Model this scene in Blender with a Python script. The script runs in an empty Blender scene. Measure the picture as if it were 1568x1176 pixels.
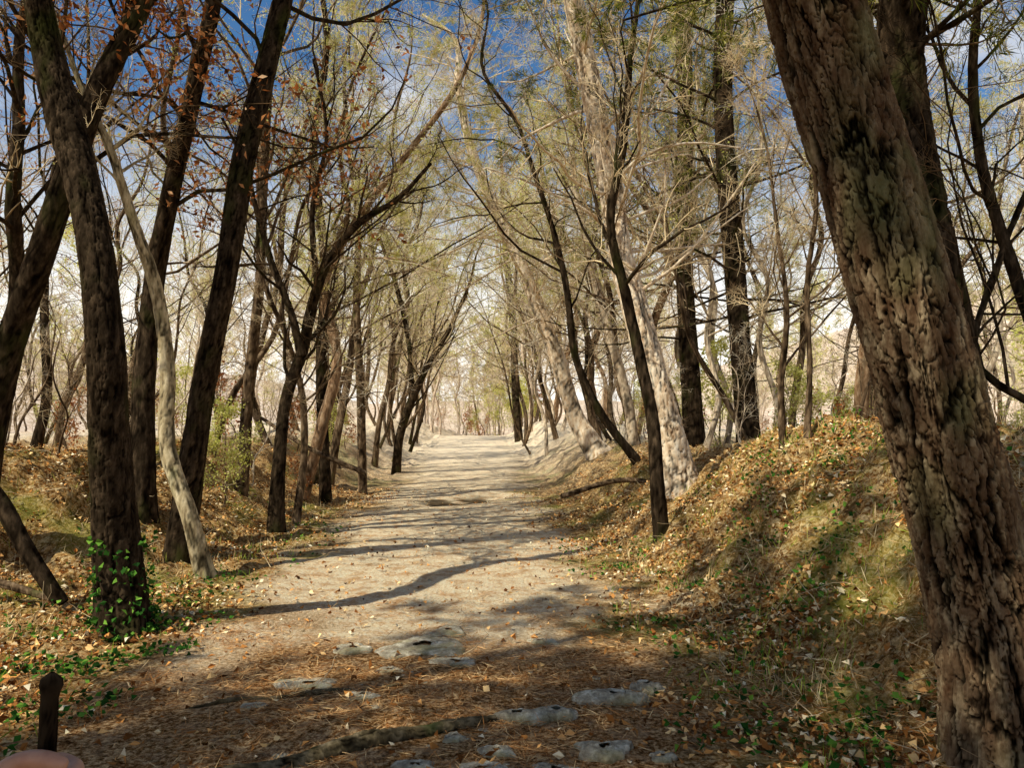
import bpy, math, numpy as np
from mathutils import Vector
rs = np.random.default_rng(7)
F = 1180.0; EYE = 1.6; PITCH = math.atan((655-588)/F)
scene = bpy.context.scene

# ---------------------------------------------------------------- utils
def ss(a, b, x):
    t = np.clip((np.asarray(x, float)-a)/(b-a), 0, 1); return t*t*(3-2*t)
def hsh(i, j, k=0):
    n = (np.asarray(i).astype(np.int64)*73856093) ^ (np.asarray(j).astype(np.int64)*19349663) ^ (np.asarray(k).astype(np.int64)*83492791)
    n = (n ^ (n >> 13)) * 1274126177 & 0x7fffffff
    n = (n ^ (n >> 16)) * 668265263 & 0x7fffffff
    return (n % 100003)/100003.0
def vn(x, y, k=0, per=None):
    x = np.asarray(x, float); y = np.asarray(y, float)
    i = np.floor(x); j = np.floor(y); fx = x-i; fy = y-j
    fx = fx*fx*(3-2*fx); fy = fy*fy*(3-2*fy); i1 = i+1
    if per: i = np.mod(i, per); i1 = np.mod(i1, per)
    a = hsh(i, j, k); b = hsh(i1, j, k); c = hsh(i, j+1, k); d = hsh(i1, j+1, k)
    return (a*(1-fx)+b*fx)*(1-fy)+(c*(1-fx)+d*fx)*fy - 0.5
def fbm(x, y, o=4, k=0):
    s = 0; a = 1
    for q in range(o):
        s = s+a*vn(x*2**q+17.3*q, y*2**q-9.1*q, k+q); a *= .5
    return s
def norm(v):
    return v/np.maximum(np.linalg.norm(v, axis=-1, keepdims=True), 1e-9)

def pc(y): return -0.55-0.04*np.minimum(y, 140)+.0022*np.maximum(np.minimum(y, 140)-52, 0)**2
def shade_dip(x, y):  # made-up dip, shaped to stand in for a shadow band across the path
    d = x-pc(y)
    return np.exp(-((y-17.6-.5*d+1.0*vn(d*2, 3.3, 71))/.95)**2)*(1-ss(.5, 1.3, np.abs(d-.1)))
def H(x, y):
    x = np.asarray(x, float); y = np.asarray(y, float)
    d = x-pc(y)
    mr = np.interp(y, [-5, 3, 6, 12, 16, 30], [.7, 1, 1, 1, .75, .7])
    h = 1.35*ss(2.4, 4.6, d)*mr
    h = h+.42*np.exp(-(((x-3.35)/1.1)**2+((y-8.9)/1.2)**2))
    foot = np.interp(y, [0, 6, 8.5, 10.5, 40], [4.6, 4.3, 3.6, 2.7, 2.7])
    h = h+1.15*ss(0, 2.2, -d-foot)
    off = np.clip(np.abs(d)-7, 0, 50)
    h = h-.035*off
    h = h+.95*ss(18, 62, y)-1.6*ss(62, 100, y)
    h = h+46*ss(45, 200, x)+28*ss(50, 215, -x)+12*ss(120, 300, y)
    m = ss(1.3, 2.6, np.abs(d)); m2 = ss(1.9, 3.4, np.abs(d))
    h = h+fbm(x*.55, y*.55, 3)*(.10*m+.22*m2)+fbm(x*1.6, y*1.6, 3, 5)*(.025+.07*m+.18*m2)+fbm(x*6, y*6, 3, 9)*(.016+.05*m+.055*m2)
    return h-.12*shade_dip(x, y)

def P(u, v, Y):
    a = (u-784)/F; b = (588-v)/F
    d = np.array([a, math.cos(PITCH)-b*math.sin(PITCH), math.sin(PITCH)+b*math.cos(PITCH)])
    return np.array([0, 0, EYE])+d*(Y/d[1])

# ---------------------------------------------------------------- mesh parts
def tubes(pts, rad, sides, mat=0, smooth=True):
    M, n, _ = pts.shape
    T = norm(np.gradient(pts, axis=1))
    ax = norm(pts[:, -1]-pts[:, 0])
    ref = np.where((np.abs(ax[:, 2]) > .75)[:, None], np.array([1., 0, 0]), np.array([0, 0, 1.]))[:, None, :]
    A = norm(np.cross(T, ref)); B = np.cross(T, A)
    an = np.arange(sides)*2*np.pi/sides
    V = pts[:, :, None]+rad[:, :, None, None]*(np.cos(an)[None, None, :, None]*A[:, :, None]+np.sin(an)[None, None, :, None]*B[:, :, None])
    idx = np.arange(M*n*sides).reshape(M, n, sides)
    nx = np.roll(idx, -1, axis=2)
    Fc = np.stack([idx[:, :-1], nx[:, :-1], nx[:, 1:], idx[:, 1:]], -1).reshape(-1, 4)
    return dict(v=V.reshape(-1, 3), f=Fc, m=mat, s=smooth, r=None)

def worley(u, v, per, k=3):
    i0 = np.floor(u); j0 = np.floor(v)
    f1 = np.full(u.shape, 9.); f2 = np.full(u.shape, 9.)
    for a in (-1, 0, 1):
        for b in (-1, 0, 1):
            i = i0+a; j = j0+b; im = np.mod(i, per)
            dx = i+hsh(im, j, k)-u; dy = j+hsh(im, j, k+1)-v
            d = np.sqrt(dx*dx+dy*dy)
            m = d < f1
            f2 = np.where(m, f1, np.minimum(f2, d)); f1 = np.where(m, d, f1)
    return f1, f2

def spline(pts, n):
    pts = np.asarray(pts, float)
    seg = np.r_[0, np.cumsum(np.linalg.norm(np.diff(pts[:, :3], axis=0), axis=1))]
    q = np.linspace(0, seg[-1], n)
    m = np.gradient(pts, seg, axis=0)
    i = np.clip(np.searchsorted(seg, q, side='right')-1, 0, len(seg)-2)
    h = (seg[i+1]-seg[i])[:, None]; t = ((q-seg[i])[:, None])/h
    return (2*t**3-3*t**2+1)*pts[i]+(t**3-2*t**2+t)*h*m[i]+(-2*t**3+3*t**2)*pts[i+1]+(t**3-t**2)*h*m[i+1]

def trunk(pts, rad, sides, plate=.09, depth=.02, seed=0, flare=.5, mat=0, asp=5.):
    """tapered trunk with furrowed bark: long meandering vertical furrows + irregular cross cracks"""
    n = len(pts)
    T = norm(np.gradient(pts, axis=0))
    A = norm(np.cross(T, np.array([1., .2, 0]))); B = np.cross(T, A)
    an = np.arange(sides)*2*np.pi/sides
    L = np.r_[0, np.cumsum(np.linalg.norm(np.diff(pts, axis=0), axis=1))]
    R0 = float(np.median(rad))
    per = max(5, int(2*np.pi*R0/plate))
    uu, ll = np.meshgrid(an/(2*np.pi)*per, L, indexing='xy')
    ca = np.cos(an)[None, :]*3; sa = np.sin(an)[None, :]*3
    wob = vn(ca+ll*1.6+seed, sa+ll*1., 2)*1.6+vn(ca*2+ll*4, sa*2-ll*3+seed, 4)*.7
    lp = ll/(plate*asp)
    jag = vn(uu*5, ll*40, 33, per*5)*.22+vn(uu*2, ll*15, 35, per*2)*.3
    u2 = uu+wob+jag; sm_ = .5*vn(uu*1.7, ll*9, 6)+vn(uu*4, ll*30, 34, per*4)*.25
    n1 = vn(u2*1., lp*.5+seed, 21, per)+.5*vn(u2*2, lp*.95+seed, 22, per*2)+.2*vn(u2*4, lp*3, 23, per*4)
    n2 = vn(u2*2+.5, lp*.7-seed, 25, per*2)+.4*vn(u2*4, lp*1.7, 26, per*4)
    fur1 = ss(.0, .14, np.abs(n1)); fur2 = ss(0, .09, np.abs(n2))
    f1, f2 = worley(u2, lp*1.15+seed*7.7+sm_, per)
    e = f2-f1
    crack = ss(.0, np.clip(.13+.22*vn(uu*2, ll*6, 31), .03, 1), e)
    ridge = (.05+.95*fur1)*(.42+.58*fur2)*(.38+.62*crack)
    lump = vn(ca*.8+seed, sa*.8+ll*2.2, 8)*.08+vn(ca*.5+seed*2, sa*.5+ll*.8, 9)*.12
    fine = vn(uu*4, ll*25, 3, per*4)*.5+vn(uu*9, ll*80, 12, per*9)*.8+vn(uu*3, ll*10, 13, per*3)*.5
    rr = rad[:, None]*(1+lump)+depth*(ridge-.7)+depth*.35*fine
    fl = np.exp(-ll/.35)*flare*(.7+.7*np.cos(an*5+seed)[None, :]*.5)
    rr = rr+rad[:, None]*fl
    V = pts[:, None]+rr[..., None]*(np.cos(an)[None, :, None]*A[:, None]+np.sin(an)[None, :, None]*B[:, None])
    idx = np.arange(n*sides).reshape(n, sides); nx = np.roll(idx, -1, axis=1)
    Fc = np.stack([idx[:-1], nx[:-1], nx[1:], idx[1:]], -1).reshape(-1, 4)
    return dict(v=V.reshape(-1, 3), f=Fc, m=mat, s=True, r=np.clip(ridge+.4*fine, 0, 1).reshape(-1))

def leaves(pos, size, wid, mat=2, flat=0., fold=.2, dirs=None, rng=rs):
    M = len(pos)
    d = rng.normal(size=(M, 3)) if dirs is None else dirs+rng.normal(size=(M, 3))*.45
    d[:, 2] *= (1-flat); d = norm(d)
    w = rng.normal(size=(M, 3)); w[:, 2] *= (1-flat)
    w = norm(np.cross(np.cross(d, w), d)); nn = norm(np.cross(d, w))
    s = (size*rng.uniform(.6, 1.35, M))[:, None]; ww = s*wid*rng.uniform(.7, 1.2, M)[:, None]*.5
    up = nn*ww*fold*2*rng.uniform(-1, 1, (M, 1))
    a = pos; b = pos+d*s*.5+w*ww+up; c = pos+d*s; e = pos+d*s*.5-w*ww+up
    V = np.stack([a, b, c, e], 1).reshape(-1, 3)
    return dict(v=V, f=np.arange(M*4).reshape(M, 4), m=mat, s=False, r=None)

def mesh_obj(name, parts, mats, loc=(0, 0, 0), link=True, parent=None):
    loc = np.array(loc, float)
    off = 0; V = []; Fq = []; mi = []; sm = []; rd = []
    for p in parts:
        if len(p['f']) == 0: continue
        V.append(p['v']-loc); Fq.append(p['f']+off); off += len(p['v'])
        mi.append(np.full(len(p['f']), min(p['m'], len(mats)-1))); sm.append(np.full(len(p['f']), p['s']))
        rd.append(p['r'] if p['r'] is not None else np.full(len(p['v']), .7))
    V = np.concatenate(V); Fq = np.concatenate(Fq); mi = np.concatenate(mi); sm = np.concatenate(sm); rd = np.concatenate(rd)
    me = bpy.data.meshes.new(name)
    me.vertices.add(len(V)); me.vertices.foreach_set('co', V.astype(np.float32).ravel())
    me.loops.add(len(Fq)*4); me.loops.foreach_set('vertex_index', Fq.astype(np.int32).ravel())
    me.polygons.add(len(Fq)); me.polygons.foreach_set('loop_start', (np.arange(len(Fq))*4).astype(np.int32))
    me.polygons.foreach_set('material_index', mi.astype(np.int32))
    me.polygons.foreach_set('use_smooth', sm.astype(bool))
    at = me.attributes.new('ridge', 'FLOAT', 'POINT'); at.data.foreach_set('value', rd.astype(np.float32))
    me.update(calc_edges=True)
    for m in mats: me.materials.append(m)
    if not link: return me
    return obj(name, me, loc, parent)
def obj(name, me, loc=(0, 0, 0), parent=None, rz=0, sc=1, rx=0, ry=0):
    o = bpy.data.objects.new(name, me); scene.collection.objects.link(o)
    o.location = loc; o.rotation_euler = (rx, ry, rz); o.scale = (sc,)*3 if np.isscalar(sc) else sc
    if parent: o.parent = parent
    return o

# ---------------------------------------------------------------- growth
def lvl(P0, D, L, R, n, jit, trop, taper, rng):
    pts = [P0]; d = norm(D)
    for i in range(1, n):
        d = norm(d+rng.normal(size=d.shape)*jit+np.array([0, 0, trop]))
        pts.append(pts[-1]+d*(L/(n-1))[:, None])
    t = np.linspace(0, 1, n)
    return np.stack(pts, 1), R[:, None]*(1-(1-taper)*t)[None, :]
def kids(pts, rad, L, k, t0, t1, ang, asd, lr, rr, rng, keep=.9, rmax=9, lmin=.1):
    M, n, _ = pts.shape
    t = t0+(t1-t0)*(np.arange(k)[None]+rng.random((M, k)))/k
    f = np.clip(t*(n-1), 0, n-1.001); i = f.astype(int); fr = (f-i)[..., None]
    mi = np.arange(M)[:, None]
    p = pts[mi, i]*(1-fr)+pts[mi, i+1]*fr
    T = norm(pts[mi, i+1]-pts[mi, i])
    r = rad[mi, i]*(1-fr[..., 0])+rad[mi, i+1]*fr[..., 0]
    q = norm(np.cross(T, rng.normal(size=T.shape)))
    a = rng.normal(ang, asd, (M, k))[..., None]
    D = T*np.cos(a)+q*np.sin(a)
    Lc = L[:, None]*lr*(1.15-.8*t)*rng.uniform(.5, 1.3, (M, k))
    Rc = np.minimum(r*rr*rng.uniform(.6, 1.1, (M, k)), rmax)
    kp = (rng.random((M, k)) < keep)
    return p[kp], D[kp], np.maximum(Lc[kp], lmin), Rc[kp]

STY = dict(
 oak=dict(k=[22, 9, 7, 4], ang=[.9, .8, .8, .8], lr=[.40, .5, .5, .55], trop=[.07, .04, .02, .0], jit=[.2, .22, .26, .28], t0=.28, rr=.45),
 slim=dict(k=[18, 8, 7, 4], ang=[.75, .7, .8, .8], lr=[.36, .5, .5, .55], trop=[.09, .06, .03, .0], jit=[.16, .2, .25, .28], t0=.22, rr=.45),
 pine=dict(k=[44, 9, 6, 3], ang=[1.35, .95, .9, .8], lr=[.24, .42, .5, .5], trop=[.02, .0, .02, .03], jit=[.13, .2, .24, .25], t0=.16, rr=.25),
 shrub=dict(k=[8, 6, 5, 3], ang=[.6, .7, .8, .8], lr=[.6, .55, .5, .5], trop=[.04, .02, -.02, -.02], jit=[.18, .22, .25, .25], t0=.05, rr=.6),
)
def crown(tp, tr, L, st, rng, dens=1., lod=0, rmin=.0022, rmax=.04):
    s = STY[st]; parts = []; P_, R_, L_ = tp[None], tr[None], np.array([L])
    ends = None
    nl = 4-lod
    for q in range(nl):
        k = max(2, int(round(s['k'][q]*(dens if q in (0, 2) else 1))))
        p, D, Lc, Rc = kids(P_, R_, L_, k, s['t0'] if q == 0 else .12, .98, s['ang'][q], .25, s['lr'][q], s['rr'] if q == 0 else .55, rng, rmax=rmax)
        n = [9, 6, 4, 3][q]
        Rc = np.maximum(Rc, rmin*(2.2, 1.7, 1.2, 1)[q])
        pts, rad = lvl(p, D, Lc, Rc, n, s['jit'][q], s['trop'][q], .35, rng)
        parts.append(tubes(pts, rad, [6, 4, 3, 3][q], 0 if q == 0 else 1))
        P_, R_, L_ = pts, rad, Lc; ends = pts
    return parts, ends

def foliage(ends, kind, frac, rng, zmin=None, big=1.):
    M, n, _ = ends.shape
    cl = vn(ends[:, 0, 0]*.7+3, ends[:, 0, 1]*.7+ends[:, 0, 2]*.9, 5)
    kp = rng.random(M) < frac*np.clip(1+cl*3.4, 0, 2)
    if zmin is not None: kp &= ends[:, 0, 2] > zmin
    e = ends[kp]
    if len(e) == 0: return []
    if kind == 'needle':
        k = 14 if big < 1.35 else 22
        t = rng.random((len(e), k)); i = (t*(n-1.001)).astype(int)
        mi = np.arange(len(e))[:, None]
        fr = (t*(n-1)-i)[..., None]
        p = (e[mi, i]*(1-fr)+e[mi, i+1]*fr).reshape(-1, 3)
        dd = np.repeat(norm(e[:, -1]-e[:, 0]), k, axis=0)*.8
        return [leaves(p, .13*big, .07*(big if big > 1.35 else 1), 2, 0, .1, dd, rng)]
    if kind == 'dead':
        k = 4; p = np.repeat(e[:, -1], k, axis=0)+rng.normal(size=(len(e)*k, 3))*.05
        return [leaves(p, .085*big, .5, 2, 0, .5, None, rng)]
    if kind == 'bud':
        k = 5; p = np.repeat(e[:, n//2], k, axis=0)+rng.normal(size=(len(e)*k, 3))*.08
        return [leaves(p, .05*big, .6, 2, 0, .3, None, rng)]

# ---------------------------------------------------------------- materials
def mat(name):
    m = bpy.data.materials.new(name); m.use_nodes = True; nt = m.node_tree; nt.nodes.clear()
    out = nt.nodes.new('ShaderNodeOutputMaterial'); return m, nt, out
def N(nt, t, **kw):
    n = nt.nodes.new(t)
    for k, v in kw.items():
        if k in n.inputs: n.inputs[k].default_value = v
        else: setattr(n, k, v)
    return n
def ramp(nt, fac, stops, interp='LINEAR'):
    r = nt.nodes.new('ShaderNodeValToRGB'); r.color_ramp.interpolation = interp
    e = r.color_ramp.elements
    while len(e) < len(stops): e.new(.5)
    for i, (p, c) in enumerate(stops):
        e[i].position = p; e[i].color = (*c, 1) if len(c) == 3 else c
    nt.links.new(fac, r.inputs[0]); return r.outputs[0]
def mix(nt, fac, a, b, mode='MIX'):
    m = nt.nodes.new('ShaderNodeMix'); m.data_type = 'RGBA'; m.blend_type = mode
    for s, x in ((0, fac), (6, a), (7, b)):
        if hasattr(x, 'links'): nt.links.new(x, m.inputs[s])
        elif s == 0: m.inputs[0].default_value = x
        else: m.inputs[s].default_value = (*x, 1)
    return m.outputs[2]
def noise(nt, scale, detail=4, vec=None, rough=.6, sc=None):
    if sc is not None:
        mp = nt.nodes.new('ShaderNodeMapping'); mp.inputs['Scale'].default_value = sc
        nt.links.new(vec, mp.inputs[0]); vec = mp.outputs[0]
    n = N(nt, 'ShaderNodeTexNoise', Scale=scale, Detail=detail, Roughness=rough)
    if vec: nt.links.new(vec, n.inputs['Vector'])
    return n.outputs[0]
def objc(nt): return nt.nodes.new('ShaderNodeTexCoord').outputs['Object']

def bark(name, dark, mid, light, moss=0., mosscol=(.10, .13, .03), bump=.5, fur=(.10, .5)):
    m, nt, out = mat(name); c = objc(nt)
    n1 = noise(nt, 16, 4, c, .65, (1, 1, .3)); n2 = noise(nt, 2.2, 2, c, .6, (1, 1, .6))
    col = ramp(nt, n1, [(.3, dark), (.5, mid), (.72, light)])
    at = N(nt, 'ShaderNodeAttribute', attribute_name='ridge')
    fr = ramp(nt, at.outputs['Fac'], [(0, (fur[0],)*3), (.35, (fur[1],)*3), (.8, (1,)*3)])
    if moss > 0:
        mm = ramp(nt, n2, [(.62-moss*.3, (0,)*3), (.78-moss*.2, (.75,)*3)])
        col = mix(nt, mm, col, mosscol)
    col = mix(nt, 1., col, fr, 'MULTIPLY')
    b = N(nt, 'ShaderNodeBump', Strength=bump, Distance=.02); nt.links.new(n1, b.inputs['Height'])
    s = N(nt, 'ShaderNodeBsdfDiffuse', Roughness=.3)
    nt.links.new(col, s.inputs['Color']); nt.links.new(b.outputs[0], s.inputs['Normal'])
    nt.links.new(s.outputs[0], out.inputs[0]); return m
def twigmat(name, a, b_):
    m, nt, out = mat(name); c = objc(nt)
    col = ramp(nt, noise(nt, 1.3, 1, c), [(.38, a), (.62, b_)])
    s = N(nt, 'ShaderNodeBsdfDiffuse'); nt.links.new(col, s.inputs['Color']); nt.links.new(s.outputs[0], out.inputs[0]); return m
def leafmat(name, stops, trans=.3):
    m, nt, out = mat(name)
    g = nt.nodes.new('ShaderNodeNewGeometry')
    col = ramp(nt, g.outputs['Random Per Island'], stops)
    d = N(nt, 'ShaderNodeBsdfDiffuse')
    nt.links.new(col, d.inputs['Color'])
    if trans <= 0: nt.links.new(d.outputs[0], out.inputs[0]); return m
    t = nt.nodes.new('ShaderNodeBsdfTranslucent'); nt.links.new(col, t.inputs[0])
    x = N(nt, 'ShaderNodeMixShader'); x.inputs[0].default_value = trans
    nt.links.new(d.outputs[0], x.inputs[1]); nt.links.new(t.outputs[0], x.inputs[2]); nt.links.new(x.outputs[0], out.inputs[0]); return m

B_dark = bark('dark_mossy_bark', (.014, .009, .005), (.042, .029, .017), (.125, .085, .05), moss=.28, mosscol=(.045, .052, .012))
B_olive = bark('olive_bark', (.15, .10, .05), (.46, .37, .21), (.82, .70, .45), moss=.15, mosscol=(.30, .31, .10))
B_pineN = bark('near_pine_bark', (.06, .028, .013), (.145, .092, .05), (.36, .275, .16), moss=.24, mosscol=(.12, .125, .05), bump=1., fur=(.01, .26))
B_pine = bark('pine_bark', (.10, .05, .025), (.30, .185, .10), (.56, .40, .25), moss=.1, mosscol=(.20, .22, .09), bump=.7)
B_pineP = bark('pale_pine_bark', (.44, .26, .13), (.86, .70, .49), (.97, .90, .75), bump=.7, fur=(.07, .48))
B_pale = bark('pale_bark', (.28, .20, .12), (.64, .51, .35), (.87, .77, .60))
B_mid = bark('grey_brown_bark', (.04, .025, .014), (.14, .092, .052), (.40, .285, .17), moss=.1)
B_far = bark('far_bark', (.34, .24, .16), (.62, .49, .36), (.88, .77, .62))  # distant trunks: haze and overexposure put into a paler bark colour
T_dark = twigmat('dark_twigs', (.025, .017, .009), (.16, .10, .05))
T_tan = twigmat('tan_twigs', (.18, .115, .06), (.87, .69, .41))
T_pale = twigmat('pale_twigs', (.58, .43, .26), (.98, .88, .66))
needle = leafmat('pine_needles', [(0, (.025, .045, .01)), (.5, (.10, .13, .02)), (.8, (.38, .36, .06)), (1, (.6, .48, .13))], .35)
needleY = leafmat('yellow_needles', [(0, (.20, .22, .04)), (.5, (.58, .53, .13)), (1, (.88, .77, .32))], .45)
deadl = leafmat('dead_leaves', [(0, (.16, .06, .02)), (.4, (.45, .15, .04)), (.8, (.65, .31, .12)), (1, (.72, .48, .28))], .35)
budl = leafmat('spring_leaves', [(0, (.38, .40, .06)), (.5, (.70, .70, .18)), (1, (.90, .85, .38))], .45)
litterM = leafmat('litter_leaves', [(0, (.06, .024, .008)), (.3, (.27, .10, .025)), (.55, (.72, .33, .09)), (.8, (.95, .65, .28)), (1, (.99, .89, .62))], 0)
strawM = leafmat('fallen_needles', [(0, (.12, .04, .013)), (.5, (.56, .24, .07)), (1, (.94, .66, .31))], 0)
ivyM = leafmat('ivy_leaves', [(0, (.012, .038, .01)), (.6, (.045, .15, .02)), (1, (.24, .46, .06))], .2)
grassM = leafmat('grass_blades', [(0, (.12, .22, .02)), (.6, (.36, .48, .05)), (1, (.7, .68, .2))], .3)
dryM = leafmat('dry_grass', [(0, (.44, .25, .09)), (.6, (.87, .63, .30)), (1, (.98, .86, .52))], .15)

def ground_mat():
    m, nt, out = mat('forest_floor'); c = objc(nt)
    pa = N(nt, 'ShaderNodeAttribute', attribute_name='path').outputs['Fac']
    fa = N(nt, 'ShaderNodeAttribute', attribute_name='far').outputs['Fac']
    nr = N(nt, 'ShaderNodeAttribute', attribute_name='needlebed').outputs['Fac']
    shd = N(nt, 'ShaderNodeAttribute', attribute_name='painted_shade').outputs['Fac']
    nf = noise(nt, 34, 5, c, .78); nm = noise(nt, 5, 4, c, .65); nl = noise(nt, .9, 3, c, .6)
    vo = N(nt, 'ShaderNodeTexVoronoi', Scale=22); nt.links.new(c, vo.inputs['Vector'])
    sp = nt.nodes.new('ShaderNodeSeparateColor'); nt.links.new(vo.outputs['Color'], sp.inputs[0])
    lit = ramp(nt, sp.outputs[0], [(0, (.06, .024, .008)), (.4, (.32, .145, .037)), (.75, (.80, .51, .18)), (1, (.98, .80, .44))])
    lit2 = ramp(nt, nf, [(.39, (.03, .013, .004)), (.50, (.50, .255, .072)), (.61, (.98, .80, .44))])
    lit = mix(nt, .6, lit, lit2)
    lit = mix(nt, ramp(nt, nm, [(.52, (0,)*3), (.64, (.8,)*3)]), lit, (.07, .036, .013))
    lit = mix(nt, ramp(nt, nl, [(.51, (0,)*3), (.63, (.5,)*3)]), lit, (.24, .29, .04))
    dirt = ramp(nt, nf, [(.32, (.50, .27, .105)), (.45, (.96, .74, .43)), (.57, (.99, .90, .67))])
    dirt = mix(nt, ramp(nt, nm, [(.48, (0,)*3), (.64, (.7,)*3)]), dirt, (.58, .27, .085))
    bed = ramp(nt, nf, [(.38, (.045, .018, .006)), (.49, (.38, .18, .06)), (.62, (.95, .66, .34))])
    bed = mix(nt, ramp(nt, nm, [(.50, (0,)*3), (.64, (.4,)*3)]), bed, (.60, .42, .25))
    dirt = mix(nt, nr, dirt, bed)
    col = mix(nt, pa, lit, dirt)
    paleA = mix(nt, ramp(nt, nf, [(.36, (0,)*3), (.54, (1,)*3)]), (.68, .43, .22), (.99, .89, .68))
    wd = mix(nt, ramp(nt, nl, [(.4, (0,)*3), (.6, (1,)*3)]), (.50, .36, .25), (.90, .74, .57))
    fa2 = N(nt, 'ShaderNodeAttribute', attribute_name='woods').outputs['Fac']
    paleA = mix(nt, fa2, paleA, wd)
    col = mix(nt, fa, col, paleA)  # far ground paled with distance: bright haze put into the colour
    col = mix(nt, shd, col, (.05, .03, .014))  # shadow band across the mid-path, painted into the ground colour
    ad = N(nt, 'ShaderNodeMath', operation='ADD'); nt.links.new(nf, ad.inputs[0]); nt.links.new(nm, ad.inputs[1])
    b = N(nt, 'ShaderNodeBump', Strength=1., Distance=.05); nt.links.new(ad.outputs[0], b.inputs['Height'])
    s = N(nt, 'ShaderNodeBsdfDiffuse')
    nt.links.new(col, s.inputs['Color']); nt.links.new(b.outputs[0], s.inputs['Normal']); nt.links.new(s.outputs[0], out.inputs[0]); return m
def axis(lo, hi, a, b, st, g):
    x = list(np.arange(a, b, st)); s = st; p = x[-1]
    while p < hi: s *= g; p += s; x.append(p)
    s = st; p = x[0]; left = []
    while p > lo: s *= g; p -= s; left.append(p)
    return np.array(left[::-1]+x)
gx = axis(-420, 420, -6.5, 6.5, .045, 1.05); gy = axis(-60, 600, 2.6, 14, .045, 1.03)
X, Y = np.meshgrid(gx, gy, indexing='xy'); Z = H(X, Y)
idx = np.arange(X.size).reshape(X.shape)
fq = np.stack([idx[:-1, :-1], idx[:-1, 1:], idx[1:, 1:], idx[1:, :-1]], -1).reshape(-1, 4)
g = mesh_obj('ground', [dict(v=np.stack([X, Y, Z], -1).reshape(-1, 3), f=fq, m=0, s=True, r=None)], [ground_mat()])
dd = X-pc(Y)
pm = (1-ss(1.3, 2.1, np.abs(dd)+.9*fbm(X*1.3, Y*1.3, 3, 11)))*.95
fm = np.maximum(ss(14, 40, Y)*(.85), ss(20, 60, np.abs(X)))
nb = 1-ss(5.8, 7.4, Y+fbm(X, Y, 3, 19)*2.5)
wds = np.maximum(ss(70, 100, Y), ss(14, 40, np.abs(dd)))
shd_mask = .9*ss(.3, .8, shade_dip(X, Y)*(1+1.2*fbm(X*2.5, Y*2.5, 3, 77)))
for nme, arr in (('path', pm), ('far', fm), ('needlebed', nb), ('woods', wds), ('painted_shade', shd_mask)):
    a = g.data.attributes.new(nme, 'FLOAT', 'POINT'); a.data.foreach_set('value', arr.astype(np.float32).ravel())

# ---------------------------------------------------------------- litter
def scatter(n, x0, x1, y0, y1, rng, pw=1.6):
    y = y0+(y1-y0)*rng.random(n)**pw; x = x0+(x1-x0)*rng.random(n)
    w = .72*y+1.2; x = x/max(abs(x0), abs(x1))*np.minimum(w, max(abs(x0), abs(x1)))
    return x, y
r1 = np.random.default_rng(3)
x, y = scatter(130000, -11, 11, 2.6, 20, r1, 1.3)
d = np.abs(x-pc(y)); cl = fbm(x*1.1, y*1.1, 3, 21)
kp = r1.random(len(x)) < np.clip(.04+ss(1.2, 2.6, d)*(.6+cl*2.4), .04, 1)
x, y = x[kp], y[kp]
pos = np.stack([x, y, H(x, y)+.004+.03*r1.random(len(x))], 1)
mesh_obj('leaf_litter', [leaves(pos, .052, .6, 0, .6, .9, None, r1)], [litterM])
x, y = scatter(170000, -7, 7, 2.6, 11, r1, 1.3)
kp = r1.random(len(x)) < np.clip(.6+fbm(x*2, y*2, 3, 31)*2.2, .04, 1)*(1-.85*ss(5.6, 7.6, y))
x, y = x[kp], y[kp]
pos = np.stack([x, y, H(x, y)+.004+.012*r1.random(len(x))], 1)
mesh_obj('pine_needle_litter', [leaves(pos, .10, .035, 0, .85, .1, None, r1)], [strawM])
x, y = scatter(4200, -11, 11, 2.8, 18, r1, 1.2)
d = np.abs(x-pc(y)); kp = r1.random(len(x)) < (.05+.9*ss(1.8, 2.8, d)); x, y = x[kp], y[kp]
D = r1.normal(size=(len(x), 3)); D[:, 2] = np.abs(D[:, 2])*.15
tp, tr = lvl(np.stack([x, y, H(x, y)+.008], 1), D, r1.uniform(.1, .55, len(x)), r1.uniform(.002, .0045, len(x)), 6, .3, 0, .4, r1)
mesh_obj('fallen_twigs', [tubes(tp, tr, 4)], [T_tan])
def patch(n, cx, cy, rx, ry):
    x = cx+rx*r1.normal(size=n); y = cy+ry*r1.normal(size=n); y = np.maximum(y, 2.3); return x, y
gp = []
for n, cx, cy, rx, ry in [(1400, -2.9, 5.7, .5, .45), (600, -2.6, 4.6, .7, .4), (1000, 1.6, 9, .8, 1.1), (800, 2.0, 6.5, .7, .8), (900, 3, 8, .8, 1), (600, 1.9, 4.2, .5, .5), (1100, 2.3, 3.5, .35, .4), (500, -3.2, 7.5, .8, .8), (500, -3, 11, .8, 2)]:
    x, y = patch(n, cx, cy, rx, ry)
    k = (np.abs(x-pc(y)) > 1.5) & (vn(x*2.5, y*2.5, 40) > -.02); x, y = x[k], y[k]
    gp.append(leaves(np.stack([x, y, H(x, y)+.02+.05*r1.random(len(x))], 1), .045, .8, 0, .5, .4, None, r1))
mesh_obj('ivy_groundcover', gp, [ivyM])
gp = []; gd = []
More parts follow.
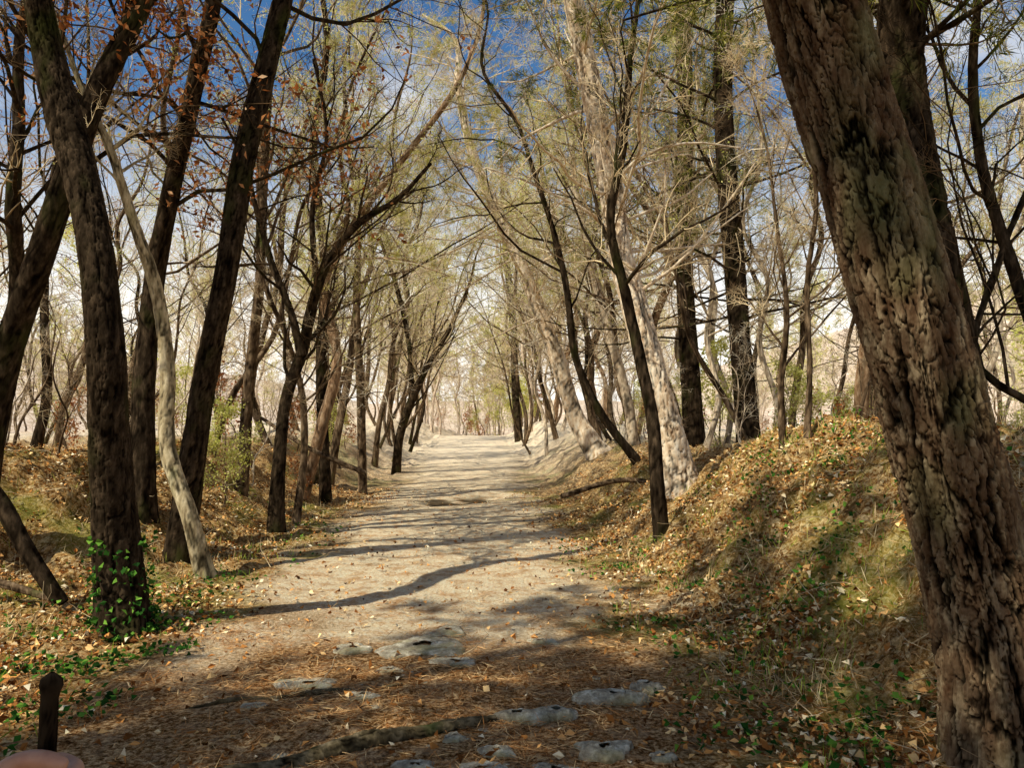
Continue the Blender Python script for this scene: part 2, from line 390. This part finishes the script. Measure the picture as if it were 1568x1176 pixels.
for cx, cy, rx, ry, n in [(2.3, 3.15, .5, .3, 1500), (1.4, 7.6, .8, 1, 1100), (3.2, 7.5, .8, 1.2, 1500), (-2.9, 9.5, .6, 1.5, 1000), (-3, 4.6, .5, .5, 400), (2.2, 14, .6, 3, 900), (3.2, 9, .8, .8, 1100), (-5, 9, 1, 1, 800), (1.9, 5.2, .4, .5, 700)]:
    x, y = patch(n, cx, cy, rx*1.2, ry*1.2); k = (np.abs(x-pc(y)) > 1.7) & (vn(x*4, y*4, 44) > .0); x, y = x[k], y[k]
    up = np.tile([0, 0, 1.], (len(x), 1))
    gp.append(leaves(np.stack([x, y, H(x, y)], 1), .11, .055, 0, 0, .1, up, r1))
x, y = scatter(46000, -11, 11, 4.5, 18, r1, 1.1)
k = (np.abs(x-pc(y)) > 2.2) & (fbm(x*1.5, y*1.5, 3, 61) > .06); x, y = x[k], y[k]
gd.append(leaves(np.stack([x, y, H(x, y)], 1), .13, .05, 0, 0, .1, np.tile([0, 0, .4], (len(x), 1)), r1))
mesh_obj('grass_tufts', gp, [grassM]); mesh_obj('dry_grass', gd, [dryM])

# ---------------------------------------------------------------- hero trees
def hero(name, Yb, pts, st, bk, seed, ext=4., dens=1., t0=None, sides=20, plate=.05, depth=.008, fol=None, ffrac=.3, fmat=None, forks=(), step=.06, wob=.25, flare=.3, crownL=None, lod=0, zmin=None, tw=None, rmax=.03):
    rng = np.random.default_rng(seed)
    def line(pp, first):
        out = []
        for i, (u, v, w) in enumerate(pp):
            Yc = Yb+(0 if (i == 0 and first) else wob*math.sin(seed*1.7+i*.9)*min(1, i/2))
            p = P(u, v, Yc); out.append([*p, w/2/F*Yc])
        return out
    L0 = line(pts, True)
    b = L0[0]; zg = float(H(b[0], b[1]))
    b[2] = min(b[2], zg)-.12
    if ext > 0:
        a = np.array(L0[-1]); c = np.array(L0[-2]); dr = norm((a-c)[:3]); dr = norm(dr+np.array([0, 0, .3]))
        for q in (.5, 1.):
            L0.append([*(a[:3]+dr*ext*q+rng.normal(size=3)*.1*ext*q), a[3]*(1-.8*q)])
    parts = []; ends = []
    for li, ln in enumerate([L0]+[line(f, False) for f in forks]):
        ln = np.array(ln)
        tot = np.linalg.norm(np.diff(ln[:, :3], axis=0), axis=1).sum()
        sp = spline(ln, max(8, int(tot/step)))
        sp[:, 3] = np.maximum(sp[:, 3], .004)
        parts.append(trunk(sp[:, :3], sp[:, 3], sides if li == 0 else max(8, sides//2), plate, depth, seed+li, flare if li == 0 else 0))
        sl = spline(ln, 24)
        old = STY[st]['t0']
        if t0 is not None and li == 0: STY[st]['t0'] = t0
        if li > 0: STY[st]['t0'] = .15
        ps, en = crown(sl[:, :3], np.maximum(sl[:, 3], .004), crownL or max(tot, 6), st, rng, dens if li == 0 else dens*.6, lod, rmax=rmax)
        STY[st]['t0'] = old
        parts += ps; ends.append(en)
    mats = [bk, tw or T_tan]
    if fol:
        mats.append(fmat)
        for e in ends: parts += foliage(e, fol, ffrac, rng, zmin)
    return mesh_obj(name, parts, mats, loc=(b[0], b[1], zg))

hero('pine_tree', 3.6, [(1548, 1105, 172), (1530, 1010, 156), (1503, 900, 150), (1474, 790, 146), (1442, 680, 142), (1412, 560, 138), (1376, 430, 134), (1338, 300, 134), (1296, 170, 136), (1262, 60, 140), (1236, -40, 138)], 'pine', B_pineN, 11,
     ext=7, sides=300, plate=.038, depth=.028, step=.006, t0=.45, fol='needle', ffrac=.5, fmat=needle, wob=.06, crownL=10, zmin=5, flare=.2, tw=T_dark)
hero('ivy_clad_tree', 6.2, [(192, 965, 74), (182, 850, 66), (169, 700, 58), (163, 550, 54), (150, 400, 50), (127, 285, 50), (97, 180, 52), (74, 80, 46), (55, -20, 40)], 'oak', B_dark, 12, ext=5, dens=.4, sides=90, plate=.032, depth=.014, step=.015, t0=.5, fol='dead', ffrac=.06, fmat=deadl, tw=T_dark)
hero('leaning_tree', 9.2, [(275, 735, 44), (312, 590, 36), (345, 420, 34), (372, 250, 36), (408, 100, 34), (440, -30, 30)], 'oak', B_dark, 13, sides=48, t0=.5, dens=.7, step=.025, fol='dead', ffrac=.1, fmat=deadl, tw=T_dark)
hero('crooked_sapling', 8.3, [(320, 885, 28), (290, 790, 24), (258, 690, 24), (256, 560, 22), (238, 440, 20), (205, 340, 16), (165, 220, 12), (120, 120, 8)], 'slim', B_olive, 14, ext=2, sides=24, step=.03, t0=.5, crownL=6, tw=T_tan)
hero('oak_tree', 10.2, [(222, 705, 40), (222, 570, 32), (238, 420, 30), (262, 290, 28), (298, 130, 26), (330, -20, 24)], 'oak', B_dark, 15, sides=36, dens=.9, fol='dead', ffrac=.22, fmat=deadl, t0=.35, tw=T_dark)
hero('oak_tree', 8.2, [(-40, 720, 50), (15, 530, 40), (60, 400, 40), (100, 280, 38), (150, 140, 34), (215, 10, 28)], 'oak', B_dark, 16, sides=36, dens=1., fol='dead', ffrac=.28, fmat=deadl, t0=.35, tw=T_dark)
hero('bare_tree', 13, [(370, 705, 20), (382, 580, 17), (398, 430, 15), (404, 240, 15), (424, 20, 13)], 'slim', B_mid, 17, sides=14, t0=.3, fol='bud', ffrac=.15, fmat=budl, tw=T_tan)
hero('forked_tree', 11.8, [(423, 818, 25), (428, 700, 20), (441, 600, 18), (462, 540, 18), (480, 460, 16), (500, 405, 13), (546, 345, 11), (610, 303, 8), (660, 250, 5)], 'slim', B_dark, 18, ext=0, sides=16, t0=.35, crownL=7, tw=T_dark,
     forks=[[(462, 545, 15), (446, 480, 11), (415, 400, 10), (395, 330, 8), (370, 240, 6), (340, 180, 4)], [(486, 445, 10), (478, 330, 8), (500, 200, 6), (480, 90, 4)]])
hero('bare_tree', 12.6, [(452, 772, 13), (466, 680, 11), (462, 600, 10), (440, 520, 8), (400, 420, 7), (395, 300, 5)], 'slim', B_mid, 19, ext=2, sides=10, crownL=6)
hero('bare_tree', 26, [(606, 727, 14), (612, 670, 13), (636, 600, 12), (655, 560, 9), (690, 500, 7), (720, 430, 4)], 'slim', B_dark, 20, ext=2, sides=10, forks=[[(630, 615, 9), (628, 540, 8), (610, 450, 7), (580, 360, 5)]])
hero('bare_tree', 19, [(556, 712, 14), (552, 600, 13), (546, 480, 12), (548, 340, 10), (530, 180, 8)], 'slim', B_mid, 21, sides=10, fol='bud', ffrac=.35, fmat=budl, tw=T_pale)
hero('bare_tree', 17, [(500, 700, 18), (492, 560, 17), (497, 400, 15), (480, 230, 13), (500, 60, 10)], 'slim', B_dark, 22, sides=10, fol='bud', ffrac=.25, fmat=budl)
hero('pine_tree', 22, [(922, 700, 42), (884, 645, 28), (857, 560, 24), (822, 465, 21), (788, 380, 19), (750, 300, 16), (718, 215, 14), (702, 130, 12)], 'pine', B_pineP, 23, ext=3, sides=18, plate=.1, depth=.02, t0=.25, fol='needle', ffrac=.15, fmat=needleY, crownL=18, zmin=6, tw=T_pale, dens=1.5)
hero('pine_tree', 11.2, [(1050, 778, 68), (1030, 690, 48), (1004, 590, 42), (972, 470, 40), (948, 380, 38), (936, 290, 36), (914, 180, 34), (890, 60, 32), (872, -40, 30)], 'pine', B_pineP, 24, ext=6, sides=60, plate=.06, depth=.03, step=.025, t0=.22, fol='needle', ffrac=.25, fmat=needle, crownL=15, zmin=6, flare=.6, dens=1.3)
hero('bare_tree', 9.8, [(1018, 850, 27), (1006, 740, 22), (1000, 650, 20), (980, 550, 18), (958, 450, 16), (935, 340, 14), (955, 220, 12), (965, 90, 10)], 'slim', B_dark, 25, ext=2, sides=14, t0=.35, crownL=7)
hero('pine_tree', 14.5, [(1150, 700, 40), (1136, 560, 32), (1124, 400, 32), (1110, 220, 30), (1108, 60, 28), (1112, -30, 26)], 'pine', B_dark, 26, ext=5, sides=24, t0=.18, fol='needle', ffrac=.5, fmat=needle, crownL=15, zmin=5.5, dens=1.2)
hero('pine_tree', 18, [(1066, 690, 34), (1052, 500, 28), (1046, 320, 27), (1050, 150, 25), (1046, 0, 22)], 'pine', B_dark, 27, ext=5, sides=18, t0=.18, fol='needle', ffrac=.5, fmat=needle, crownL=16, zmin=6, dens=1.2)
hero('pine_tree', 6.8, [(1500, 760, 70), (1470, 560, 62), (1436, 400, 60), (1412, 290, 62), (1388, 180, 66), (1378, 80, 70), (1386, -30, 72)], 'pine', B_dark, 28, ext=6, sides=60, plate=.05, depth=.018, step=.03, t0=.35, fol='needle', ffrac=.5, fmat=needle, crownL=11, zmin=3.6, tw=T_dark)
hero('bare_tree', 6.6, [(1650, 760, 24), (1600, 560, 20), (1548, 400, 18), (1505, 260, 16), (1490, 120, 14), (1500, -40, 12)], 'oak', B_dark, 29, ext=3, sides=14, t0=.3, crownL=7, forks=[[(1620, 640, 14), (1500, 560, 11), (1530, 400, 10), (1590, 250, 8)]], tw=T_dark)
hero('bare_tree', 8.5, [(1235, 670, 11), (1240, 560, 9), (1236, 440, 8), (1250, 300, 7), (1235, 160, 5)], 'slim', B_mid, 30, ext=2, sides=10, crownL=6)
hero('bare_tree', 9, [(1200, 690, 12), (1196, 600, 10), (1205, 480, 8), (1190, 350, 6)], 'slim', B_mid, 31, ext=2, sides=10, crownL=5)
hero('bare_tree', 20, [(975, 720, 18), (962, 620, 15), (930, 500, 14), (905, 400, 12), (880, 280, 10)], 'slim', B_pale, 32, ext=4, sides=10, fol='bud', ffrac=.12, fmat=budl, tw=T_pale)
hero('pine_tree', 46, [(795, 680, 13), (789, 600, 11), (786, 500, 11), (776, 400, 10), (770, 330, 8)], 'pine', B_dark, 33, ext=5, sides=10, t0=.4, crownL=16, lod=1)

# ivy on trunk base
t = r1.random(450)**1.8*.75; a = r1.random(450)*6.28
base = P(190, 962, 6.2); rr = .22-.03*t+.03*r1.random(450)
px = base[0]-.04*t+np.cos(a)*rr; py = 6.2+np.sin(a)*rr
mesh_obj('ivy', [leaves(np.stack([px, py, t-.02], 1), .05, .85, 0, .2, .4, None, r1)], [ivyM])

# ---------------------------------------------------------------- forest variants
def variant(name, st, hgt, r, bk, seed, fol=None, ffrac=.2, fmat=None, dens=1., lod=0, zmin=None, lean=.06, big=1., rmin=.0024, tw=None, curve=.022):
    rng = np.random.default_rng(seed)
    n = 10; zz = np.linspace(0, 1, n)
    px = np.cumsum(rng.normal(size=n)*curve*hgt)*1; py = np.cumsum(rng.normal(size=n)*curve*hgt)
    ln = np.stack([px-px[0]+lean*hgt*zz**1.3, py-py[0], zz*hgt-.15, r*(1-.88*zz**1.2)], 1)
    sp = spline(ln, 50)
    parts = [trunk(sp[:, :3], sp[:, 3], 12, .08, .012, seed, .4)]
    ps, en = crown(sp[:, :3], sp[:, 3], hgt, st, rng, dens, lod, rmin)
    parts += ps; mats = [bk, tw or T_tan]
    if fol: mats.append(fmat); parts += foliage(en, fol, ffrac, rng, zmin, big)
    return mesh_obj(name, parts, mats, link=False)
bare = [variant('bare_tree', 'slim', 13, .085, B_mid, 101, 'bud', .2, budl, lean=.12), variant('bare_tree', 'oak', 12, .10, B_dark, 102, lean=.2, tw=T_tan),
        variant('bare_tree', 'slim', 14, .085, B_pale, 103, 'bud', .3, budl, tw=T_pale, lean=.15), variant('bare_tree', 'oak', 13, .11, B_dark, 104, 'dead', .06, deadl, lean=.1),
        variant('bare_tree', 'slim', 10, .055, B_mid, 105, 'bud', .1, budl, tw=T_pale, lean=.25), variant('bare_tree', 'oak', 14, .11, B_mid, 106, 'bud', .15, budl, tw=T_pale, lean=.2)]
pines = [variant('pine_tree', 'pine', 15, .15, B_dark, 111, 'needle', .6, needle, zmin=6, lean=.02), variant('pine_tree', 'pine', 14, .12, B_mid, 112, 'needle', .25, needleY, zmin=5, lean=.12, big=1.25, tw=T_pale),
         variant('pine_tree', 'pine', 16, .15, B_pine, 113, 'needle', .25, needleY, zmin=6, lean=.15, big=1.25, tw=T_pale)]
shade = [variant('pine_tree', 'pine', 14, .17, B_pine, 114, 'needle', .5, needle, zmin=3.5, lean=.0, big=1.6, rmin=.003, lod=1), variant('pine_tree', 'pine', 13, .17, B_pine, 115, 'needle', .6, needle, zmin=3.5, lean=.0, big=1.6, rmin=.003, lod=1)]
cast = [variant('bare_tree', 'oak', 12, .14, B_dark, 141, lean=.1, lod=2, dens=1.2), variant('bare_tree', 'oak', 13, .14, B_dark, 142, 'dead', .5, deadl, lean=.05, lod=1, dens=.7, big=1.3)]
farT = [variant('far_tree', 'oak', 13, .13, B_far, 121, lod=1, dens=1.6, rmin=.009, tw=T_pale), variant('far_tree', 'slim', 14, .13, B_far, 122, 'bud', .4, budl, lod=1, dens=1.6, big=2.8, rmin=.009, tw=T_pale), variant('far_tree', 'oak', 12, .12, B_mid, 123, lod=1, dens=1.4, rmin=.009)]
shr = [variant('shrub', 'shrub', 2.2, .016, B_pale, 131, rmin=.0016, lean=.15, tw=T_pale), variant('shrub', 'shrub', 1.5, .012, B_mid, 132, 'dead', .15, deadl, rmin=.0016, lean=.3), variant('shrub', 'shrub', 3.0, .02, B_mid, 133, rmin=.002, lean=.1), variant('shrub', 'shrub', 2.4, .02, B_mid, 134, 'bud', .9, budl, rmin=.002, big=1.3)]

r2 = np.random.default_rng(5)
placed = []
def place(n, y0, y1, side, dmin, dmax, lst, w, sc, sep, name, parent=None, lean=False):
    c = 0; tries = 0
    while c < n and tries < n*30:
        tries += 1
        y = r2.uniform(y0, y1); dd_ = side*(dmin+(dmax-dmin)*r2.random()**1.1); x = float(pc(y))+dd_
        if abs(x) > .70*y+5: continue
        if any((x-a)**2+(y-b)**2 < sep*sep for a, b in placed): continue
        placed.append((x, y)); c += 1
        me = lst[r2.choice(len(lst), p=w)]
        rz = r2.uniform(0, 6.28) if not lean else (0 if side < 0 else math.pi)+r2.normal()*.5
        obj(name or me.name.split('.')[0], me, (x, y, float(H(x, y))), parent, rz, r2.uniform(*sc), r2.normal()*.05, r2.normal()*.05)
BP = bare+pines
wl = np.array([3, 2, 4, 1.2, 4, 4, .3, 1.2, 1.2]); wl /= wl.sum()
wr = np.array([2, 1, 2.5, 1, 2.5, 2.5, 1.5, 3, 3]); wr /= wr.sum()
wood = bpy.data.objects.new('distant_woodland', None); scene.collection.objects.link(wood)
place(8, 16, 29, -1, 3.2, 5, BP, wl, (.8, 1.1), 1.2, None, None, True)
place(9, 15, 29, 1, 3.6, 5.6, BP, wr, (.8, 1.1), 1.2, None, None, True)
place(10, 29, 45, -1, 2.8, 4.8, BP, wl, (.8, 1.15), 1.2, 'tree', wood, True)
place(10, 29, 45, 1, 2.8, 5, BP, wr, (.8, 1.15), 1.2, 'tree', wood, True)
fw = np.array([.45, .3, .25])
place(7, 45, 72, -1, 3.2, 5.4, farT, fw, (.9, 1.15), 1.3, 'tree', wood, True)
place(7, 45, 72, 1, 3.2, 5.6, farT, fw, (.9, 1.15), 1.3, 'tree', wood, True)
place(12, 14, 29, -1, 4.8, 20, BP, wl, (.75, 1.15), 1.5, None)
place(12, 13, 29, 1, 5.4, 22, BP, wr, (.75, 1.15), 1.5, None)
place(15, 29, 48, -1, 4.8, 32, BP, wl, (.75, 1.2), 1.5, 'tree', wood)
place(14, 29, 48, 1, 5, 32, BP, wr, (.75, 1.2), 1.5, 'tree', wood)
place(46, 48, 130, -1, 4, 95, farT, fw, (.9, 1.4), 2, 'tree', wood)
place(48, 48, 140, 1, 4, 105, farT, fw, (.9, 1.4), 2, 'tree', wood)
for q in range(20):
    x = r2.uniform(-12, 5); y = r2.uniform(76, 118)
    obj('tree', farT[q % 2], (x, y, float(H(x, y))), wood, q*1.7, r2.choice([.35, .5, .7, 1.1, 1.4])*r2.uniform(.85, 1.15), r2.normal()*.12, r2.normal()*.12)
ug = bpy.data.objects.new('undergrowth', None); scene.collection.objects.link(ug)
place(50, 9.5, 32, -1, 3.3, 14, shr, [.35, .3, .2, .15], (.5, 1.2), .4, 'shrub', ug)
place(46, 8.5, 32, 1, 4.2, 14, shr, [.35, .25, .2, .2], (.5, 1.2), .4, 'shrub', ug)
for q in range(16):
    x = r2.uniform(-8, 3); y = r2.uniform(66, 84)
    obj('shrub', shr[q % 4], (x, y, float(H(x, y))), ug, q*1.3, r2.uniform(1., 2.2))
# a few pale-twigged trees at middle distance whose limbs arch over the path
for x, y, m, s, rz in [(4.3, 13.6, bare[4], 1.0, 3.0), (5.6, 16.4, bare[2], .85, 3.3), (4.0, 19.5, pines[2], .85, 2.9), (6.6, 12.2, bare[5], .8, 3.2), (-5.6, 14.4, bare[4], 1.05, .2), (-4.6, 18.2, pines[1], .8, -.2)]:
    obj(m.name.split('.')[0], m, (x, y, float(H(x, y))), None, rz, s)
# trees behind and beside the viewer (they shade the foreground)
for x, y, m, s in [(-4.7, .1, shade[0], .75), (-6.8, -1.0, shade[1], 1.), (-4.8, -2.6, shade[0], .95), (-8.4, -3.0, shade[1], 1.05), (-2.4, -1.4, shade[1], .8), (1.5, -4.5, bare[1], 1), (3.5, -1.5, pines[0], .9), (-.8, -3.6, shade[0], .9), (-3.2, .6, shade[1], .55),
                   (-8.6, 6.6, cast[0], .95), (-10.2, 9.5, cast[1], 1.), (-7.6, 10.6, cast[0], .9)]:
    obj(m.name.split('.')[0], m, (x, y, float(H(x, y))), None, x*3+y, s)

# ---------------------------------------------------------------- stones, root
def stonemat():
    m, nt, out = mat('trail_stone'); c = objc(nt)
    n = noise(nt, 14, 6, c, .75); n2 = noise(nt, 4, 3, c)
    col = ramp(nt, n, [(.3, (.11, .08, .05)), (.5, (.38, .33, .23)), (.68, (.84, .77, .58))])
    col = mix(nt, ramp(nt, n2, [(.48, (0,)*3), (.64, (.6,)*3)]), col, (.22, .19, .06))
    b = N(nt, 'ShaderNodeBump', Strength=.9, Distance=.02); nt.links.new(n, b.inputs['Height'])
    s = N(nt, 'ShaderNodeBsdfDiffuse'); nt.links.new(col, s.inputs[0]); nt.links.new(b.outputs[0], s.inputs['Normal']); nt.links.new(s.outputs[0], out.inputs[0]); return m
SM = stonemat()
def stone(u, v, w, dpt, h, seed, name='stone'):
    Yb = EYE*F/(v-655.); x = (u-784)/F*Yb; a = w/2/F*Yb
    th, ph = np.meshgrid(np.linspace(0, 2*np.pi, 56, endpoint=False), np.linspace(.02, np.pi*.62, 24), indexing='xy')
    c_, s_ = np.cos(th), np.sin(th)
    k = 1+.9*vn(c_*1.3+seed*3, s_*1.3, 1)+.3*vn(c_*4+seed, s_*4+ph, 2)
    sq = np.sin(ph)**.4
    top = np.sign(np.cos(ph))*np.abs(np.cos(ph))**.6
    top = top*(1+.5*vn(c_*sq*2+seed, s_*sq*2, 4)+.35*vn(c_*sq*6+seed, s_*sq*6, 6))
    V = np.stack([x+a*k*sq*c_, Yb+a*dpt*k*sq*s_, float(H(x, Yb))-.012+h*top], -1).reshape(-1, 3)
    ii = np.arange(th.size).reshape(th.shape); nx = np.roll(ii, -1, axis=1)
    fq = np.stack([ii[:-1], ii[1:], nx[1:], nx[:-1]], -1).reshape(-1, 4)
    return mesh_obj(name, [dict(v=V, f=fq, m=0, s=True, r=None)], [SM], loc=(x, Yb, float(H(x, Yb))))
for i, s in enumerate([(650, 985, 130, .8, .035), (688, 962, 60, 1, .03), (480, 1040, 90, .6, .028), (545, 990, 55, .8, .03), (826, 978, 50, .6, .03), (790, 1090, 90, .5, .05), (850, 1086, 66, .6, .055),
                       (945, 1066, 105, .5, .06), (985, 1048, 55, .8, .06), (920, 1142, 100, .7, .05), (850, 1168, 70, .7, .04), (740, 1170, 75, .6, .03), (640, 1165, 60, .6, .03), (400, 1075, 40, .7, .02), (1010, 1145, 40, .7, .03), (700, 1120, 35, .8, .03), (1340, 835, 50, .8, .12),
                       (760, 1140, 60, .6, .035), (560, 1060, 50, .6, .025), (700, 1010, 70, .6, .03), (600, 1020, 45, .6, .025)]):
    stone(*s, seed=i+1)
pg = bpy.data.objects.new('pebbles', None); scene.collection.objects.link(pg)
for q in range(60):
    v = r1.uniform(840, 1170); Yb = EYE*F/(v-655.); u = 784+(float(pc(Yb))+r1.normal()*.8)/Yb*F
    o = stone(u, v, r1.uniform(8, 22)*5/Yb*.8, r1.uniform(.6, 1), r1.uniform(.01, .02), 30+q, 'pebble'); o.parent = pg
def groundline(pp, name, bk, seed, lift=.0, sides=24):
    L = []
    for u, v, w in pp:
        Yb = EYE*F/(v-655.); x = (u-784)/F*Yb; L.append([x, Yb, float(H(x, Yb))+lift, w/2/F*Yb])
    L = np.array(L); sp = spline(L, 160); sp[:, 2] = H(sp[:, 0], sp[:, 1])+lift+.01*np.sin(np.linspace(0, 14, 160))
    mesh_obj(name, [trunk(sp[:, :3], np.maximum(sp[:, 3], .004), sides, .03, .01, seed, 0)], [bk], loc=tuple(L[0, :3]))
B_root = bark('dark_root', (.03, .022, .012), (.11, .085, .045), (.28, .22, .13), moss=.25)
groundline([(280, 1190, 30), (420, 1165, 30), (520, 1142, 28), (620, 1122, 26), (700, 1104, 20), (760, 1094, 8)], 'tree_root', B_root, 3, .01)
groundline([(300, 1075, 3), (420, 1062, 9), (540, 1050, 8), (620, 1045, 3)], 'tree_root', B_root, 4, .0)
def log(pp, name, bk, seed):
    L = np.array([[*P(u, v, Yq), w/2/F*Yq] for u, v, Yq, w in pp]); sp = spline(L, 60)
    mesh_obj(name, [trunk(sp[:, :3], np.maximum(sp[:, 3], .003), 12, .04, .006, seed, 0)], [bk], loc=tuple(L[0, :3]))
log([(-60, 700, 6.6, 26), (0, 770, 6.6, 26), (45, 850, 6.6, 24), (95, 925, 6.6, 22)], 'fallen_branch', B_dark, 5)
log([(-30, 885, 7, 12), (40, 905, 6.9, 12), (95, 922, 6.8, 9)], 'fallen_branch', B_mid, 6)
log([(560, 725, 15, 8), (480, 690, 15, 7), (400, 640, 15.5, 5)], 'fallen_branch', B_mid, 7)
log([(860, 760, 13, 8), (960, 735, 13.4, 8), (1030, 745, 13, 5)], 'fallen_branch', B_mid, 8)

# ---------------------------------------------------------------- hand + stick
def skinmat():
    m, nt, out = mat('skin'); c = objc(nt); n = noise(nt, 60, 4, c)
    col = ramp(nt, n, [(.3, (.42, .20, .12)), (.7, (.55, .30, .19))])
    s = N(nt, 'ShaderNodeBsdfPrincipled', Roughness=.55); s.inputs['Subsurface Weight'].default_value = .1; s.inputs['Subsurface Scale'].default_value = .01
    nt.links.new(col, s.inputs[0]); nt.links.new(s.outputs[0], out.inputs[0]); return m
def fabric():
    m, nt, out = mat('sleeve_fabric'); c = objc(nt); n = noise(nt, 300, 3, c)
    col = ramp(nt, n, [(.3, (.02, .025, .04)), (.7, (.05, .06, .09))])
    s = N(nt, 'ShaderNodeBsdfPrincipled', Roughness=.9); nt.links.new(col, s.inputs[0]); nt.links.new(s.outputs[0], out.inputs[0]); return m
sx, sy = P(72, 1160, .65)[:2]; zt = P(72, 1030, .65)[2]; zh = P(72, 1142, .65)[2]
L = np.array([[sx-.03, sy+.02, float(H(sx, sy))-.02, .0068], [sx-.015, sy+.01, .7, .007], [sx, sy, zh, .0068], [sx+.001, sy, zt-.02, .0066], [sx+.002, sy, zt-.003, .006], [sx+.002, sy, zt, .002]])
sp = spline(L, 260)
mesh_obj('walking_stick', [trunk(sp[:, :3], np.maximum(sp[:, 3], .002), 24, .01, .0008, 2, 0)], [B_dark], loc=(sx, sy, 0))
def skin(name, chains, m, parent, sub=2):
    vs = []; es = []; rr = []
    for st, ch in chains:
        prev = st
        for (x, y, z, r) in ch:
            vs.append((x, y, z)); rr.append(r)
            if prev is not None: es.append((prev, len(vs)-1))
            prev = len(vs)-1
    me = bpy.data.meshes.new(name); me.from_pydata(vs, es, []); me.materials.append(m)
    o = bpy.data.objects.new(name, me); scene.collection.objects.link(o); o.parent = parent
    md = o.modifiers.new('Skin', 'SKIN'); md.use_smooth_shade = True
    for i, sv in enumerate(me.skin_vertices[0].data): sv.radius = (rr[i], rr[i]); sv.use_root = (i == 0)
    sb = o.modifiers.new('Sub', 'SUBSURF'); sb.levels = sub; sb.render_levels = sub
    return o
hand = bpy.data.objects.new('hand_holding_stick', None); scene.collection.objects.link(hand); hand.location = (0, 0, 0)
SK = skinmat()
x0, y0, z0 = sx, sy, zh
wr_ = (x0-.036, y0-.06, z0-.125)
chains = [(None, [(wr_[0], wr_[1], wr_[2], .024), (x0-.032, y0-.030, z0-.088, .027), (x0-.028, y0-.004, z0-.060, .022), (x0-.024, y0+.010, z0-.044, .013)])]
skin('palm', chains, SK, hand)
for i, (dz, ln, r) in enumerate([(-.024, 1., .0092), (-.043, 1.06, .0094), (-.062, 1., .009), (-.079, .85, .008)]):
    zc = z0+dz
    skin('finger_%d' % (i+1), [(None, [(x0-.028, y0+.0, zc-.01, r*1.1), (x0-.023, y0+.019, zc-.003, r*1.05), (x0-.004, y0+.025*ln, zc, r), (x0+.018, y0+.013, zc-.001, r*.95), (x0+.017, y0-.007, zc-.003, r*.88), (x0+.006, y0-.015, zc-.004, r*.75)])], SK, hand)
skin('thumb', [(None, [(x0-.036, y0-.026, z0-.062, .013), (x0-.031, y0-.023, z0-.026, .0105), (x0-.020, y0-.021, z0-.009, .0090), (x0-.006, y0-.019, z0-.003, .0080), (x0+.008, y0-.018, z0-.004, .0082), (x0+.019, y0-.016, z0-.008, .0074), (x0+.026, y0-.015, z0-.011, .005)])], SK, hand)
skin('sleeve', [(None, [(wr_[0]+.002, wr_[1]-.012, wr_[2]-.02, .034), (wr_[0]+.01, wr_[1]-.08, wr_[2]-.08, .040), (wr_[0]+.05, wr_[1]-.24, wr_[2]-.18, .050)])], fabric(), hand)

# ---------------------------------------------------------------- light
sxd, syd = -.80, -.60
az = math.atan2(sxd, syd)
EL = math.radians(48)
S = Vector((sxd*math.cos(EL), syd*math.cos(EL), math.sin(EL))).normalized()
sun = bpy.data.lights.new('sun', 'SUN'); sun.energy = 5; sun.angle = math.radians(.5); sun.color = (1, .945, .80)
so = bpy.data.objects.new('sun', sun); scene.collection.objects.link(so); so.rotation_euler = S.to_track_quat('Z', 'Y').to_euler(); so.location = (-20, -12, 25)
w = bpy.data.worlds.new('World'); scene.world = w; w.use_nodes = True; nt = w.node_tree; nt.nodes.clear()
sky = nt.nodes.new('ShaderNodeTexSky'); sky.sky_type = 'NISHITA'; sky.sun_disc = False; sky.sun_elevation = EL; sky.sun_rotation = az
sky.air_density = 1.0; sky.dust_density = .6; sky.ozone_density = 1.5
hs = N(nt, 'ShaderNodeHueSaturation', Saturation=1.3, Value=1.5); nt.links.new(sky.outputs[0], hs.inputs['Color'])
tc = nt.nodes.new('ShaderNodeTexCoord'); sx_ = nt.nodes.new('ShaderNodeSeparateXYZ'); nt.links.new(tc.outputs['Generated'], sx_.inputs[0])
cn = noise(nt, 3.2, 4, tc.outputs['Generated'], .6, (1, 1, 2.2))
cl = ramp(nt, cn, [(.52, (0,)*3), (.68, (1,)*3)])
hz = ramp(nt, sx_.outputs[2], [(.0, (1,)*3), (.13, (.94,)*3), (.35, (.0,)*3)])
m2 = N(nt, 'ShaderNodeMath', operation='MULTIPLY'); nt.links.new(cl, m2.inputs[0]); m2.inputs[1].default_value = .5
fc = N(nt, 'ShaderNodeMath', operation='MAXIMUM'); nt.links.new(hz, fc.inputs[0]); nt.links.new(m2.outputs[0], fc.inputs[1])
col = mix(nt, fc.outputs[0], hs.outputs[0], (16.5, 15.8, 14.4))
bg = N(nt, 'ShaderNodeBackground', Strength=.082); nt.links.new(col, bg.inputs[0]); ow = nt.nodes.new('ShaderNodeOutputWorld'); nt.links.new(bg.outputs[0], ow.inputs[0])

cam = bpy.data.cameras.new('camera'); co = bpy.data.objects.new('camera', cam); scene.collection.objects.link(co)
co.location = (0, 0, EYE); co.rotation_euler = (math.pi/2+PITCH, 0, 0); cam.sensor_width = 36; cam.lens = 36*F/1568; cam.clip_end = 2000; cam.clip_start = .05
scene.camera = co
scene.view_settings.view_transform = 'Standard'; scene.view_settings.look = 'None'; scene.view_settings.exposure = 0
print('polys', sum(len(m.polygons) for m in bpy.data.meshes))
